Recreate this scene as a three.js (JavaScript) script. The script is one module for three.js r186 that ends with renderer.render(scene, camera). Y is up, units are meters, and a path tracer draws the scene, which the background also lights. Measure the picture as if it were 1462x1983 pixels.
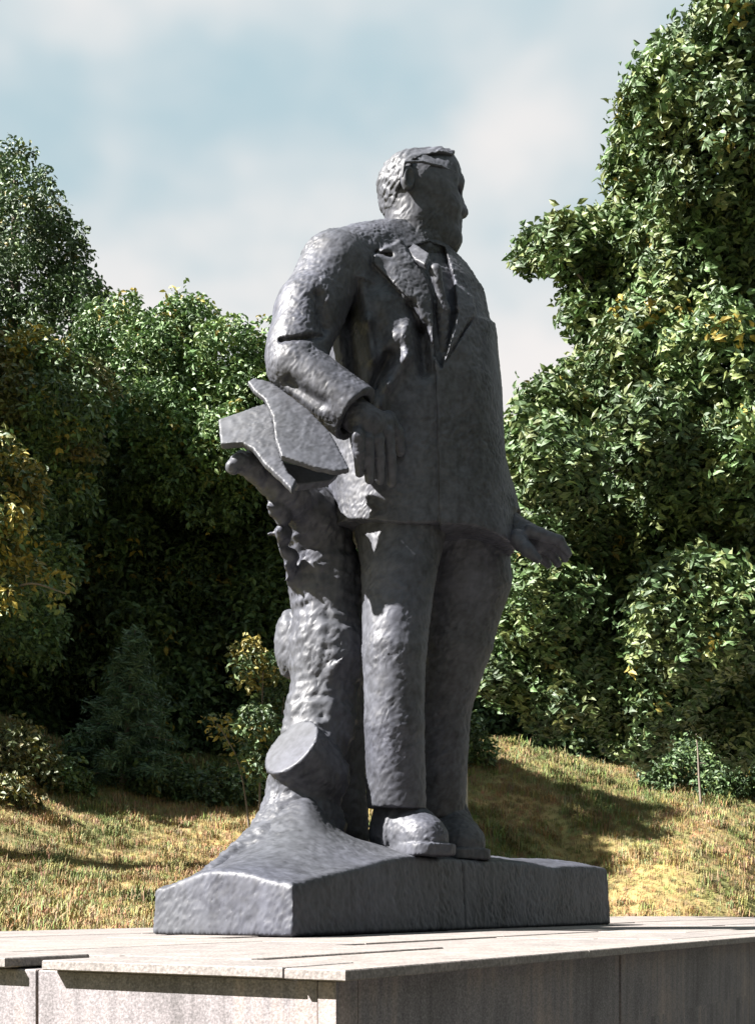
import * as THREE from 'three';
import { ImprovedNoise } from 'three/addons/math/ImprovedNoise.js';
import { mergeGeometries } from 'three/addons/utils/BufferGeometryUtils.js';

// ---------------------------------------------------------------- camera, sky, sun, exposure
const scene = new THREE.Scene();
const W = 754, H = 1024, PXW = 1462, PXH = 1983, FOC = 2540, HORIZON = 1748, EYE = 1.6;
const camera = new THREE.PerspectiveCamera(2 * Math.atan(PXH / 2 / FOC) * 180 / Math.PI, W / H, 0.1, 600);
camera.position.set(0, EYE, 0);
camera.setViewOffset(W, H, 0, -(HORIZON - PXH / 2) / PXH * H, W, H);   // lens shifted up, verticals stay upright
camera.updateProjectionMatrix();
const renderer = new THREE.WebGLRenderer({ antialias: true });
renderer.setSize(W, H);
renderer.toneMapping = THREE.LinearToneMapping;
renderer.toneMappingExposure = 6.4;
renderer.shadowMap.enabled = true;

const SUN = new THREE.Vector3(-0.72, 0.65, 0.25).normalize();
const sun = new THREE.DirectionalLight(new THREE.Color(1.0, 0.955, 0.90), 5);
sun.position.copy(SUN).multiplyScalar(60).add(new THREE.Vector3(0, 2, -12));
sun.target.position.set(0, 2, -12);
sun.castShadow = true;
sun.shadow.mapSize.set(4096, 4096);
Object.assign(sun.shadow.camera, { left: -30, right: 30, top: 30, bottom: -30, near: 1, far: 140 });
scene.add(sun, sun.target);

const perlin = new ImprovedNoise();
const noise = (x, y, z) => perlin.noise(x + 37.13, y + 11.7, z + 5.3);
function fbm(x, y, z, n = 4) { let s = 0, a = 0.5, f = 1; for (let i = 0; i < n; i++) { s += a * noise(x * f, y * f, z * f); a *= 0.5; f *= 2.03; } return s; }
const clamp = (x, a = 0, b = 1) => Math.min(b, Math.max(a, x));
const smooth = (a, b, x) => { const t = clamp((x - a) / (b - a)); return t * t * (3 - 2 * t); };
const mix = (a, b, t) => a + (b - a) * t;
let seed = 12345;
const rnd = () => { seed = (seed * 1664525 + 1013904223) >>> 0; return seed / 4294967296; };
const rr = (a, b) => a + (b - a) * rnd();

// a hazy summer sky with thin veils of cloud
{
  const w = 2048, h = 1024, data = new Float32Array(w * h * 4);
  for (let j = 0; j < h; j++) {
    const el = ((j + 0.5) / h - 0.5) * Math.PI, y = Math.sin(el), c = Math.cos(el);
    for (let i = 0; i < w; i++) {
      const az = ((i + 0.5) / w - 0.5) * 2 * Math.PI, x = c * Math.cos(az), z = c * Math.sin(az);
      const yy = Math.max(0, y);
      const t = Math.pow(yy, 0.6);
      let r = mix(0.108, 0.059, t), g = mix(0.114, 0.092, t), b = mix(0.116, 0.107, t);
      const k = 1 / (yy + 0.35), px = x * k, pz = z * k;
      const n = fbm(px * 2.6 + 3.1, pz * 2.6 + 0.6, 2.2, 5) + 0.55 * fbm(px * 0.8 + 1.2, pz * 0.8, 7.7, 3);
      let cl = smooth(-0.12, 0.32, n + 0.06) * smooth(-0.02, 0.08, y);
      cl *= 0.92;
      const glow = Math.pow(Math.max(0, x * SUN.x + y * SUN.y + z * SUN.z), 6) * 0.04;
      r = mix(r, 0.147, cl) + glow; g = mix(g, 0.140, cl) + glow; b = mix(b, 0.137, cl) + glow * 0.9;
      if (y < 0) { const q = smooth(0, -0.15, y); r = mix(r, 0.05, q); g = mix(g, 0.05, q); b = mix(b, 0.04, q); }
      const o = (j * w + i) * 4; data[o] = r; data[o + 1] = g; data[o + 2] = b; data[o + 3] = 1;
    }
  }
  const t = new THREE.DataTexture(data, w, h, THREE.RGBAFormat, THREE.FloatType);
  t.mapping = THREE.EquirectangularReflectionMapping; t.magFilter = THREE.LinearFilter; t.minFilter = THREE.LinearFilter;
  t.wrapS = THREE.RepeatWrapping; t.needsUpdate = true;
  scene.background = t; scene.environment = t;
  scene.backgroundIntensity = 1; scene.environmentIntensity = 1;
}

// ---------------------------------------------------------------- helpers
// a point measured from the survey station (the eye): bearing px, height py, distance d
const P = (px, py, d) => new THREE.Vector3((px - PXW / 2) / FOC * d, EYE + (HORIZON - py) / FOC * d, -d);
const used = {};
function numbered(n) { const k = used[n] = (used[n] ?? -1) + 1; return k ? `${n}_${String(k).padStart(3, '0')}` : n; }
function tag(o, label, category, group, kind) { if (label) o.userData.label = label; if (category) o.userData.category = category; if (group) o.userData.group = group; if (kind) o.userData.kind = kind; return o; }
function thing(name, label, category, group) { const g = new THREE.Group(); g.name = numbered(name); scene.add(g); return tag(g, label, category, group); }
function mesh(name, geo, mat, parent) { const m = new THREE.Mesh(geo, mat); m.name = parent === scene ? numbered(name) : name; m.castShadow = m.receiveShadow = true; parent.add(m); return m; }

// ---- pedestal frame: corner C, long side along DR (right, away), short side along DL (left, away)
const DR = [0.515, -0.857], DL = [-0.857, -0.515], SLAB = EYE - 0.1575;
const C0 = [-0.076, -3.06];
const AB = (a, b, y) => new THREE.Vector3(C0[0] + a * DR[0] + b * DL[0], y, C0[1] + a * DR[1] + b * DL[1]);
const toA = (x, z) => (x - C0[0]) * DR[0] + (z - C0[1]) * DR[1];
const toB = (x, z) => (x - C0[0]) * DL[0] + (z - C0[1]) * DL[1];
const PED_A = 12.4, PED_B = 3.85;
const ROT = Math.atan2(0.857, 0.515);   // turns +x to DR

// ---------------------------------------------------------------- terrain
function groundHeight(x, z) {
  const d = -z, a = toA(x, z), b = toB(x, z);
  const q = Math.max(0, b - PED_B, a - PED_A);
  let h = 1.33 + 0.085 * Math.min(q, 10) + 0.2 * Math.max(0, Math.min(d, 24) - 13.5) * smooth(0, 2.2, q) + 0.34 * Math.max(0, d - 24);
  h += 0.95 * Math.exp(-((x - 1.2) ** 2) / 6 - ((d - 21) ** 2) / 10);
  h += (0.12 * noise(x * 0.35, 0, z * 0.35) + 0.03 * noise(x * 1.4, 3, z * 1.4)) * smooth(0.1, 2, q);
  h += 1.25 * Math.exp(-((x + 6.2) ** 2) / 4 - ((d - 18.5) ** 2) / 12);
  const front = Math.max(-b, -a);                      // in front of the pedestal the lawn lies lower
  const k = smooth(0.3, -3.2, Math.min(b - PED_B, 99));
  h = mix(h, 0, Math.max(k, smooth(0.4, 0, b)));
  if (a > -0.05 && a < PED_A && b > -0.05 && b < PED_B) h = Math.min(h, 1.25);
  return Math.min(h, 30);
}
function makeTexture(size, fn) {
  const data = new Uint8Array(size * size * 4);
  for (let j = 0; j < size; j++) for (let i = 0; i < size; i++) { const c = fn(i / size, j / size), o = (j * size + i) * 4; data[o] = c[0]; data[o + 1] = c[1]; data[o + 2] = c[2]; data[o + 3] = 255; }
  const t = new THREE.DataTexture(data, size, size); t.wrapS = t.wrapT = THREE.RepeatWrapping; t.magFilter = THREE.LinearFilter; t.minFilter = THREE.LinearMipmapLinearFilter; t.generateMipmaps = true; t.colorSpace = THREE.SRGBColorSpace; t.needsUpdate = true; return t;
}
{
  const xs = [], zs = [];
  for (let x = -150; x <= 150;) { xs.push(x); x += Math.abs(x) < 11.9 ? 0.16 : Math.abs(x) < 30 ? 1 : 8; }
  for (let z = 90; z >= -200;) { zs.push(z); z -= z < -4 && z > -32 ? 0.16 : z > -70 && z < 10 ? 1 : 8; }
  const pos = [], col = [], idx = [];
  for (const z of zs) for (const x of xs) {
    pos.push(x, groundHeight(x, z), z);
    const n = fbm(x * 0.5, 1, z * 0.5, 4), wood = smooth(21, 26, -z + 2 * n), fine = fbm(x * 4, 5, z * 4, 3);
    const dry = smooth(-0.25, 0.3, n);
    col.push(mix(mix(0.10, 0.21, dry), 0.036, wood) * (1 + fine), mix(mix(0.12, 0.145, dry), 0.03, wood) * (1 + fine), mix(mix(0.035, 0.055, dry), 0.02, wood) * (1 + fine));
  }
  const nx = xs.length;
  for (let j = 0; j < zs.length - 1; j++) for (let i = 0; i < nx - 1; i++) { const a = j * nx + i; idx.push(a, a + nx + 1, a + nx, a, a + 1, a + nx + 1); }
  const g = new THREE.BufferGeometry(); g.setAttribute('position', new THREE.Float32BufferAttribute(pos, 3)); g.setAttribute('color', new THREE.Float32BufferAttribute(col, 3)); g.setIndex(idx); g.computeVertexNormals();
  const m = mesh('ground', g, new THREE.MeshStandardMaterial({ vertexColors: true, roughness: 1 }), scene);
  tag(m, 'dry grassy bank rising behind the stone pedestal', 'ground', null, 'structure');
}
{
  const g = new THREE.PlaneGeometry(24, 15, 1, 1); g.rotateX(-Math.PI / 2);
  const t = makeTexture(512, (u, v) => { const k = clamp(66 + 26 * noise(u * 120, v * 120, 2) + 14 * noise(u * 260, v * 260, 5) + 10 * fbm(u * 6, v * 6, 1, 3), 20, 130); return [k, k, k * 0.98]; }); t.repeat.set(16, 10);
  const m = mesh('path', g, new THREE.MeshStandardMaterial({ map: t, roughness: 0.95 }), scene); m.rotation.y = Math.atan2(0.857, 0.515); m.position.copy(AB(2, -7.55, 0.02));
  tag(m, 'dark asphalt forecourt in front of the pedestal', 'path', null, 'structure');
}
// grass blades
function bladeTuft(n, len, wid, spread) {
  const pos = [], nor = [];
  for (let k = 0; k < n; k++) {
    const a = rnd() * 6.283, r = rnd() * spread, l = len * rr(0.6, 1.2), lean = rr(0.15, 0.9), ca = Math.cos(a), sa = Math.sin(a), bx = r * Math.cos(a * 3.7), bz = r * Math.sin(a * 3.7);
    const w = wid * rr(0.7, 1.3), mx = bx + ca * lean * l * 0.3, mz = bz + sa * lean * l * 0.3, tx = bx + ca * lean * l, tz = bz + sa * lean * l, my = l * 0.6, ty = l * (1 - lean * 0.45);
    const px = -sa * w, pz = ca * w;
    const v = [[bx - px, -0.01, bz - pz], [bx + px, -0.01, bz + pz], [mx + px * .7, my, mz + pz * .7], [mx - px * .7, my, mz - pz * .7], [tx, ty, tz]];
    for (const f of [[0, 1, 2], [0, 2, 3], [3, 2, 4]]) for (const i of f) { pos.push(...v[i]); }
  }
  const g = new THREE.BufferGeometry(); g.setAttribute('position', new THREE.Float32BufferAttribute(pos, 3)); g.computeVertexNormals(); return g;
}
const leafMat = new THREE.MeshPhysicalMaterial({ color: 0xffffff, roughness: 0.58, transmission: 0.25, thickness: 0, ior: 1.4 });
const grassMat = new THREE.MeshStandardMaterial({ color: 0xffffff, roughness: 0.85 });
const tmpM = new THREE.Matrix4(), tmpQ = new THREE.Quaternion(), tmpE = new THREE.Euler(), tmpS = new THREE.Vector3(), tmpV = new THREE.Vector3(), tmpC = new THREE.Color();
function instanced(name, geo, mat, items, parent) {   // items: {p, q, s, c}
  const im = new THREE.InstancedMesh(geo, mat, items.length); im.name = name; im.castShadow = im.receiveShadow = true;
  items.forEach((it, i) => { im.setMatrixAt(i, tmpM.compose(it.p, it.q, tmpS.set(it.s, it.s, it.s))); im.setColorAt(i, tmpC.setRGB(it.c[0], it.c[1], it.c[2])); });
  parent.add(im); im.userData.kind = 'stuff'; return im;
}
{
  const tuft = bladeTuft(9, 0.075, 0.0028, 0.07), items = [];
  for (let i = 0; i < 95000; i++) {
    const d = Math.sqrt(rr(36, 25 * 25)), x = rr(-0.34, 0.34) * d, z = -d, a = toA(x, z), b = toB(x, z);
    if (b < PED_B + 0.03 && a < PED_A + 0.03 && a > -0.5 && b > -0.2) continue;
    if (b < PED_B && a < 0.1) continue;
    const n = fbm(x * 0.5, 1, z * 0.5, 4), m = fbm(x * 2.2, 9, z * 2.2, 3), u = rnd();
    const dry = clamp(smooth(-0.3, 0.25, n + 0.7 * m) + rr(-0.3, 0.3));
    const c = [mix(0.10, 0.225, dry), mix(0.112, 0.17, dry), mix(0.03, 0.072, dry)].map(v => v * rr(0.6, 1.25));
    if (u < 0.08) { c[0] = 0.2; c[1] = 0.12; c[2] = 0.06; }
    items.push({ p: new THREE.Vector3(x, groundHeight(x, z), z), q: new THREE.Quaternion().setFromEuler(new THREE.Euler(rr(-.2, .2), rnd() * 6.28, rr(-.2, .2))), s: rr(0.55, 1.3) * (1 + 0.5 * smooth(0, 0.3, -n)) * (0.75 + 0.9 * smooth(-0.1, 0.35, fbm(x * 3.1, 4, z * 3.1, 2))), c });
  }
  const im = instanced('grass', tuft, grassMat, items, scene); tag(im, 'short dry yellow and green grass covering the bank', 'grass', null, 'stuff');
}

// ---------------------------------------------------------------- stone and carving tools
function stone(geo, base, opt = {}) {   // roughen a carved surface and give it a mottled stone colour
  const { amp = 0.006, freq = 18, fine = 0.003, streak = 0, tone = 0.34, tint = [1, 1, 1], bark = 0 } = opt;
  const p = geo.attributes.position, n = geo.attributes.normal, col = new Float32Array(p.count * 3);
  for (let i = 0; i < p.count; i++) {
    const x = p.getX(i), y = p.getY(i), z = p.getZ(i);
    const wx = x + 0.03 * noise(x * 11, y * 11, z * 11), wy = y + 0.03 * noise(y * 11 + 9, z * 11, x * 11), wz = z + 0.03 * noise(z * 11, x * 11 + 5, y * 11);
    const pit = 0.45 + smooth(-0.35, 0.35, noise(x * 4.3, y * 4.3 + 8, z * 4.3));   // tooling is coarser here, smoother there
    let d = amp * fbm(wx * freq, wy * freq, wz * freq, 3) * 2 + fine * pit * (0.6 * noise(wx * 38, wy * 38, wz * 38) + noise(wx * 74, wy * 61, wz * 74)) * 1.5;
    if (bark) d += bark * (Math.abs(noise(x * 9, y * 1.8 + 0.6 * noise(x * 3, y * 3, z * 3), z * 9)) - 0.2) * 2 + bark * 0.7 * noise(x * 6, y * 24, z * 6);
    p.setXYZ(i, x + n.getX(i) * d, y + n.getY(i) * d, z + n.getZ(i) * d);
    let v = 1 + tone * (fbm(x * 2.3, y * 1.7, z * 2.3, 4) * 2.4 + 1.1 * noise(wx * 27, wy * 22, wz * 27) + 0.9 * noise(x * 62, y * 62, z * 62));
    v += 0.14 * noise(x * 15, y * 0.8, z * 15);   // rain streaks in the patina
    if (streak) v += streak * (noise(x * 16, y * 0.9, z * 16) + 0.6 * noise(x * 41, y * 1.5, z * 41));
    v = clamp(v, 0.3, 2.0);
    const cold = 1 + 0.10 * noise(x * 1.9 + 4, y * 1.9, z * 1.9);
    col[i * 3] = base[0] * v * tint[0]; col[i * 3 + 1] = base[1] * v * tint[1]; col[i * 3 + 2] = base[2] * v * tint[2] * cold;
  }
  geo.setAttribute('color', new THREE.BufferAttribute(col, 3)); geo.computeVertexNormals(); return geo;
}
const stoneMat = new THREE.MeshPhysicalMaterial({ vertexColors: true, roughness: 0.52, specularIntensity: 0.5 });

// surface nets over a distance field f(x,y,z)
function carve(f, lo, hi, cell) {
  const B = 8, n = [0, 1, 2].map(k => Math.ceil((hi[k] - lo[k]) / cell / B) * B), s = n.map(v => v + 1);
  const val = new Float32Array(s[0] * s[1] * s[2]).fill(1), id = new Int32Array(n[0] * n[1] * n[2]).fill(-1);
  const at = (i, j, k) => (k * s[1] + j) * s[0] + i, cat = (i, j, k) => (k * n[1] + j) * n[0] + i;
  const done = new Uint8Array(val.length), blocks = [], R = B * cell * 0.87 * 2.4;
  for (let k = 0; k < n[2]; k += B) for (let j = 0; j < n[1]; j += B) for (let i = 0; i < n[0]; i += B) {
    const h = B / 2, d = f(lo[0] + (i + h) * cell, lo[1] + (j + h) * cell, lo[2] + (k + h) * cell);
    if (Math.abs(d) > R) { if (d < 0) for (let c = 0; c <= B; c++) for (let b = 0; b <= B; b++) for (let a = 0; a <= B; a++) { const q = at(i + a, j + b, k + c); if (!done[q]) val[q] = -1; } continue; }
    blocks.push([i, j, k]);
    for (let c = 0; c <= B; c++) for (let b = 0; b <= B; b++) for (let a = 0; a <= B; a++) {
      const q = at(i + a, j + b, k + c); if (done[q]) continue; done[q] = 1;
      val[q] = f(lo[0] + (i + a) * cell, lo[1] + (j + b) * cell, lo[2] + (k + c) * cell);
    }
  }
  const pos = [], idx = [], E = [[0, 1], [2, 3], [4, 5], [6, 7], [0, 2], [1, 3], [4, 6], [5, 7], [0, 4], [1, 5], [2, 6], [3, 7]], v = new Float32Array(8);
  for (const [bi, bj, bk] of blocks) for (let k = bk; k < bk + B; k++) for (let j = bj; j < bj + B; j++) for (let i = bi; i < bi + B; i++) {
    let m = 0; for (let c = 0; c < 8; c++) { v[c] = val[at(i + (c & 1), j + (c >> 1 & 1), k + (c >> 2))]; if (v[c] < 0) m |= 1 << c; }
    if (m === 0 || m === 255) continue;
    let x = 0, y = 0, z = 0, q = 0;
    for (const [a, b] of E) if ((v[a] < 0) !== (v[b] < 0)) { const t = v[a] / (v[a] - v[b]); x += (a & 1) + t * ((b & 1) - (a & 1)); y += (a >> 1 & 1) + t * ((b >> 1 & 1) - (a >> 1 & 1)); z += (a >> 2) + t * ((b >> 2) - (a >> 2)); q++; }
    id[cat(i, j, k)] = pos.length / 3; pos.push(lo[0] + (i + x / q) * cell, lo[1] + (j + y / q) * cell, lo[2] + (k + z / q) * cell);
  }
  const quad = (a, b, c, d, flip) => { if (a < 0 || b < 0 || c < 0 || d < 0) return; flip ? idx.push(a, c, b, a, d, c) : idx.push(a, b, c, a, c, d); };
  for (const [bi, bj, bk] of blocks) for (let k = Math.max(1, bk); k < bk + B; k++) for (let j = Math.max(1, bj); j < bj + B; j++) for (let i = Math.max(1, bi); i < bi + B; i++) {
    const s0 = val[at(i, j, k)] < 0;
    if (s0 !== val[at(i + 1, j, k)] < 0) quad(id[cat(i, j - 1, k - 1)], id[cat(i, j, k - 1)], id[cat(i, j, k)], id[cat(i, j - 1, k)], !s0);
    if (s0 !== val[at(i, j + 1, k)] < 0) quad(id[cat(i - 1, j, k - 1)], id[cat(i - 1, j, k)], id[cat(i, j, k)], id[cat(i, j, k - 1)], !s0);
    if (s0 !== val[at(i, j, k + 1)] < 0) quad(id[cat(i - 1, j - 1, k)], id[cat(i, j - 1, k)], id[cat(i, j, k)], id[cat(i - 1, j, k)], !s0);
  }
  const g = new THREE.BufferGeometry(); g.setAttribute('position', new THREE.Float32BufferAttribute(pos, 3)); g.setIndex(idx); g.computeVertexNormals(); return g;
}
const smin = (a, b, k) => { const h = Math.max(k - Math.abs(a - b), 0) / k; return Math.min(a, b) - h * h * k * 0.25; };
const smax = (a, b, k) => -smin(-a, -b, k);
function cone(a, b, ra, rb) {   // tapered capsule between two points
  const bx = b.x - a.x, by = b.y - a.y, bz = b.z - a.z, l2 = bx * bx + by * by + bz * bz;
  return (x, y, z) => { const px = x - a.x, py = y - a.y, pz = z - a.z, t = clamp((px * bx + py * by + pz * bz) / l2); return Math.hypot(px - bx * t, py - by * t, pz - bz * t) - (ra + (rb - ra) * t); };
}
const chain = (pts, k = 0.05) => { const c = []; for (let i = 0; i < pts.length - 1; i++) c.push(cone(pts[i][0], pts[i + 1][0], pts[i][1], pts[i + 1][1])); return (x, y, z) => { let d = c[0](x, y, z); for (let i = 1; i < c.length; i++) d = smin(d, c[i](x, y, z), k); return d; }; };
function ellipsoid(c, X, Y, Z, rx, ry, rz) {
  return (x, y, z) => {
    const dx = x - c.x, dy = y - c.y, dz = z - c.z;
    const a = (dx * X.x + dy * X.y + dz * X.z) / rx, b = (dx * Y.x + dy * Y.y + dz * Y.z) / ry, e = (dx * Z.x + dy * Z.y + dz * Z.z) / rz;
    const k0 = Math.hypot(a, b, e), k1 = Math.hypot(a / rx, b / ry, e / rz); return k1 < 1e-6 ? -Math.min(rx, ry, rz) : k0 * (k0 - 1) / k1;
  };
}
function polySD(poly, x, y) {   // signed distance to an outline, negative inside
  let d = 1e9, inside = false;
  for (let i = 0, j = poly.length - 1; i < poly.length; j = i++) {
    const [ax, ay] = poly[j], [bx, by] = poly[i], ex = bx - ax, ey = by - ay, t = clamp(((x - ax) * ex + (y - ay) * ey) / (ex * ex + ey * ey));
    d = Math.min(d, Math.hypot(x - ax - ex * t, y - ay - ey * t));
    if ((ay > y) !== (by > y) && x < (bx - ax) * (y - ay) / (by - ay) + ax) inside = !inside;
  }
  return inside ? -d : d;
}
const segD = (x, y, [ax, ay], [bx, by]) => { const ex = bx - ax, ey = by - ay, t = clamp(((x - ax) * ex + (y - ay) * ey) / (ex * ex + ey * ey)); return Math.hypot(x - ax - ex * t, y - ay - ey * t); };
const bounds = (pts, m) => { const b = new THREE.Box3(); for (const p of pts) b.expandByPoint(p); return [[b.min.x - m, b.min.y - m, b.min.z - m], [b.max.x + m, b.max.y + m, b.max.z + m]]; };
const Q = (px, py, d) => P(px, py, d);

// ---------------------------------------------------------------- pedestal
const granite = (v, rough = 0.8) => new THREE.MeshStandardMaterial({ color: new THREE.Color().setRGB(...v), roughness: rough });
const speckle = makeTexture(512, (u, v) => { const n = noise(u * 90, v * 90, 1) + 0.8 * noise(u * 210, v * 210, 4), m = fbm(u * 8, v * 8, 3, 3); const k = clamp(200 + 45 * n + 40 * m, 60, 255); return [k, k * 0.985, k * 0.97]; });
const stained = makeTexture(1024, (u, v) => { const n = noise(u * 170, v * 170, 1) + 0.9 * noise(u * 330, v * 330, 4), st = fbm(u * 26, v * 1.6, 3, 4), m = fbm(u * 5, v * 5, 9, 4); const k = clamp(172 + 38 * n + 70 * st + 50 * m, 35, 255), br = smooth(-0.1, 0.5, st + m); return [k, k * mix(0.99, 0.95, br), k * mix(1.0, 0.91, br)]; });
const bumpTex = speckle;
function slabMat(tex, rgb, rep, bump = 0.002) { const t = tex.clone(); t.repeat.set(rep, rep); t.needsUpdate = true; return new THREE.MeshStandardMaterial({ map: t, color: new THREE.Color().setRGB(...rgb), roughness: 0.82, bumpMap: t, bumpScale: bump }); }
const copingMats = [[0.23, 0.21, 0.206], [0.216, 0.20, 0.198], [0.24, 0.22, 0.213]].map((c, i) => slabMat(speckle, c, 1 + i * 0.07));
const wallMats = [0.8, 0.86].map(r => slabMat(stained, [0.30, 0.278, 0.288], r, 0.0015));
function boxAB(a0, a1, b0, b1, y0, y1, bev = 0.004) {   // bevelled block in the pedestal's own axes, uv in metres
  const l = a1 - a0, w = b1 - b0, h = y1 - y0, s = new THREE.Shape();
  s.moveTo(bev, bev); s.lineTo(l - bev, bev); s.lineTo(l - bev, w - bev); s.lineTo(bev, w - bev); s.closePath();
  const g = new THREE.ExtrudeGeometry(s, { depth: h - 2 * bev, bevelEnabled: true, bevelThickness: bev, bevelSize: bev, bevelSegments: 1 });
  g.translate(a0, b0, y0 + bev);
  const p = g.attributes.position, uv = g.attributes.uv, n = g.attributes.normal;
  for (let i = 0; i < p.count; i++) {
    const a = p.getX(i), b = p.getY(i), y = p.getZ(i);
    const na = Math.abs(n.getX(i)), nb = Math.abs(n.getY(i)), ny = Math.abs(n.getZ(i));
    ny > na && ny > nb ? uv.setXY(i, a, b) : na > nb ? uv.setXY(i, b, y) : uv.setXY(i, a, y);
    const v = AB(a, b, y); p.setXYZ(i, v.x, v.y, v.z);
  }
  g.index ? 0 : 0;
  // the frame (DR, DL, up) is right handed, so windings stay outward
  const k = g.toNonIndexed ? g : g; k.computeVertexNormals(); return k;
}
const pxToB = px => { const k = (px - 731) / FOC; return -(0.076 + 3.06 * k) / (0.857 + 0.515 * k); };
const pxToA = px => { const k = (px - 731) / FOC; return (3.06 * k + 0.076) / (0.515 - 0.857 * k); };
{
  const ped = thing('pedestal', 'long low pedestal of pale stone slabs with a thin overhanging top, under the statue', 'pedestal');
  const O = 0.055, T = 0.027;
  const core = mesh('core', boxAB(0.06 + O, PED_A - 0.06, 0.06 + O, PED_B - 0.06, 0, SLAB - T - 0.004), granite([0.2, 0.19, 0.18]), ped);
  const joints = [0.0, pxToB(592), pxToB(45), pxToB(45) + 0.95, PED_B - O];
  for (let i = 0; i < joints.length - 1; i++) {       // short side, facing left
    const b0 = joints[i] + (i ? 0.004 : O), b1 = joints[i + 1] - 0.004, off = [0.008, 0, 0.004, 0][i];
    mesh('wall_panel', boxAB(O - off, 0.09 + O, b0, b1, 0, SLAB - T - 0.002), wallMats[0], ped);
  }
  const ja = [0.09 + O, pxToA(1227), pxToA(1227) + 1.7, pxToA(1227) + 3.4, pxToA(1227) + 5.1, pxToA(1227) + 6.8, PED_A - O];
  for (let i = 0; i < ja.length - 1; i++) mesh('wall_panel', boxAB(ja[i] + 0.003, ja[i + 1] - 0.003, O - (i ? 0.006 : 0), 0.09 + O, 0, SLAB - T - 0.002), wallMats[1], ped);
  // paving strips on top, laid along the long side; joints open here and there
  const strips = [0, 0.176, 0.52, 1.0, 1.5, 1.98, 2.44, 2.9, 3.37, PED_B];
  strips.slice(0, -1).forEach((b0, i) => {
    const b1 = strips[i + 1];
    let a = i === 0 ? 0 : 0.34;
    while (a < PED_A - 0.01) {
      let len = i === 0 ? rr(1.15, 1.45) : rr(0.9, 1.7); if (i === 0 && a === 0) len = pxToA(1140);
      if (i === 0 && a > 0 && a < 3) len = 1.32;
      let a1 = Math.min(PED_A, a + len); if (PED_A - a1 < 0.4) a1 = PED_A;
      const dy = i === 0 ? 0 : rr(-0.004, 0.003), g0 = rr(0.001, 0.004), g1 = (i === 2 && a < 2) ? 0.012 : rr(0.001, 0.004);
      mesh('coping_slab', boxAB(a + (a > 0.35 ? rr(0.001, 0.004) : 0.002), a1 - 0.001, b0 + (i ? g0 : 0), b1 - g1, SLAB - T + dy, SLAB + dy, 0.003), copingMats[(i * 7 + Math.round(a * 3)) % 3], ped);
      a = a1;
    }
  });
  // front row, laid across
  const fr = [0.18, pxToB(79), pxToB(79) + 0.035, 1.95, 2.9, PED_B];
  for (const [b0, b1, a0, dy] of [[0.182, pxToB(79), 0.006, 0.001], [pxToB(10), 2.05, 0.0, 0.004], [2.06, 2.95, 0, 0.001], [2.96, PED_B, 0, 0]])
    mesh('coping_slab', boxAB(a0, 0.333, b0, b1, SLAB - T + dy, SLAB + dy, 0.003), copingMats[1], ped);
}

// ---------------------------------------------------------------- statue
const statue = thing('statue', 'grey stone statue of a standing person in an open jacket with papers under one arm', 'statue');
const GREY = [0.041, 0.043, 0.053];
const TH = 25 * Math.PI / 180, FW = new THREE.Vector3(Math.sin(TH), 0, Math.cos(TH)), RT = new THREE.Vector3(-Math.cos(TH), 0, Math.sin(TH)), UP = new THREE.Vector3(0, 1, 0);
const TOP = SLAB + 0.432;

// base block
{
  const plan = [[-0.385, -6.0], [1.675, -9.43], [0.66, -10.1], [-1.105, -6.43]];
  const N = plan[0];
  const along = (x, z) => (x - N[0]) * DR[0] + (z - N[1]) * DR[1], across = (x, z) => (x - N[0]) * DL[0] + (z - N[1]) * DL[1];
  const f = (x, y, z) => {
    const t = along(x, z), b = across(x, z);
    const batter = (y - SLAB) * 0.05;
    let s = polySD(plan, x, z) + batter;
    const h = mix(0.255, 0.41, smooth(-0.1, 1.35, t + 0.25 * b)) - 0.09 * smooth(0.45, 0.85, b) * smooth(1.2, 0, t) + 0.05 * smooth(0.02, 0.35, b) + 0.018 * noise(x * 2.1, 0, z * 2.1);
    const sx = x + 0.40, rs = Math.hypot(sx > 0 ? sx * 2.2 : sx, (z + 7.25) * (z < -7.25 ? 1.6 : 1)), mound = smin(0.27, 0.55 * Math.exp(-rs / 0.215), 0.15) + 0.03 * Math.exp(-((t - 0.9) ** 2) / 0.3 - ((b - 0.45) ** 2) / 0.06);
    const seam = Math.abs(t - 1.72) < 0.006 && b < 0.05 ? 0.012 : 0;
    return smax(s + seam, y - (SLAB + h + mound), 0.03);
  };
  const g = carve((x, y, z) => Math.max(f(x, y, z), SLAB + 0.002 - y), [-1.25, SLAB - 0.05, -10.3], [1.85, SLAB + 0.8, -5.85], 0.0125);
  mesh('base', stone(g, [0.037, 0.039, 0.048], { amp: 0.003, fine: 0.0022, streak: 0.28, tone: 0.3 }), stoneMat, statue);
}
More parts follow.
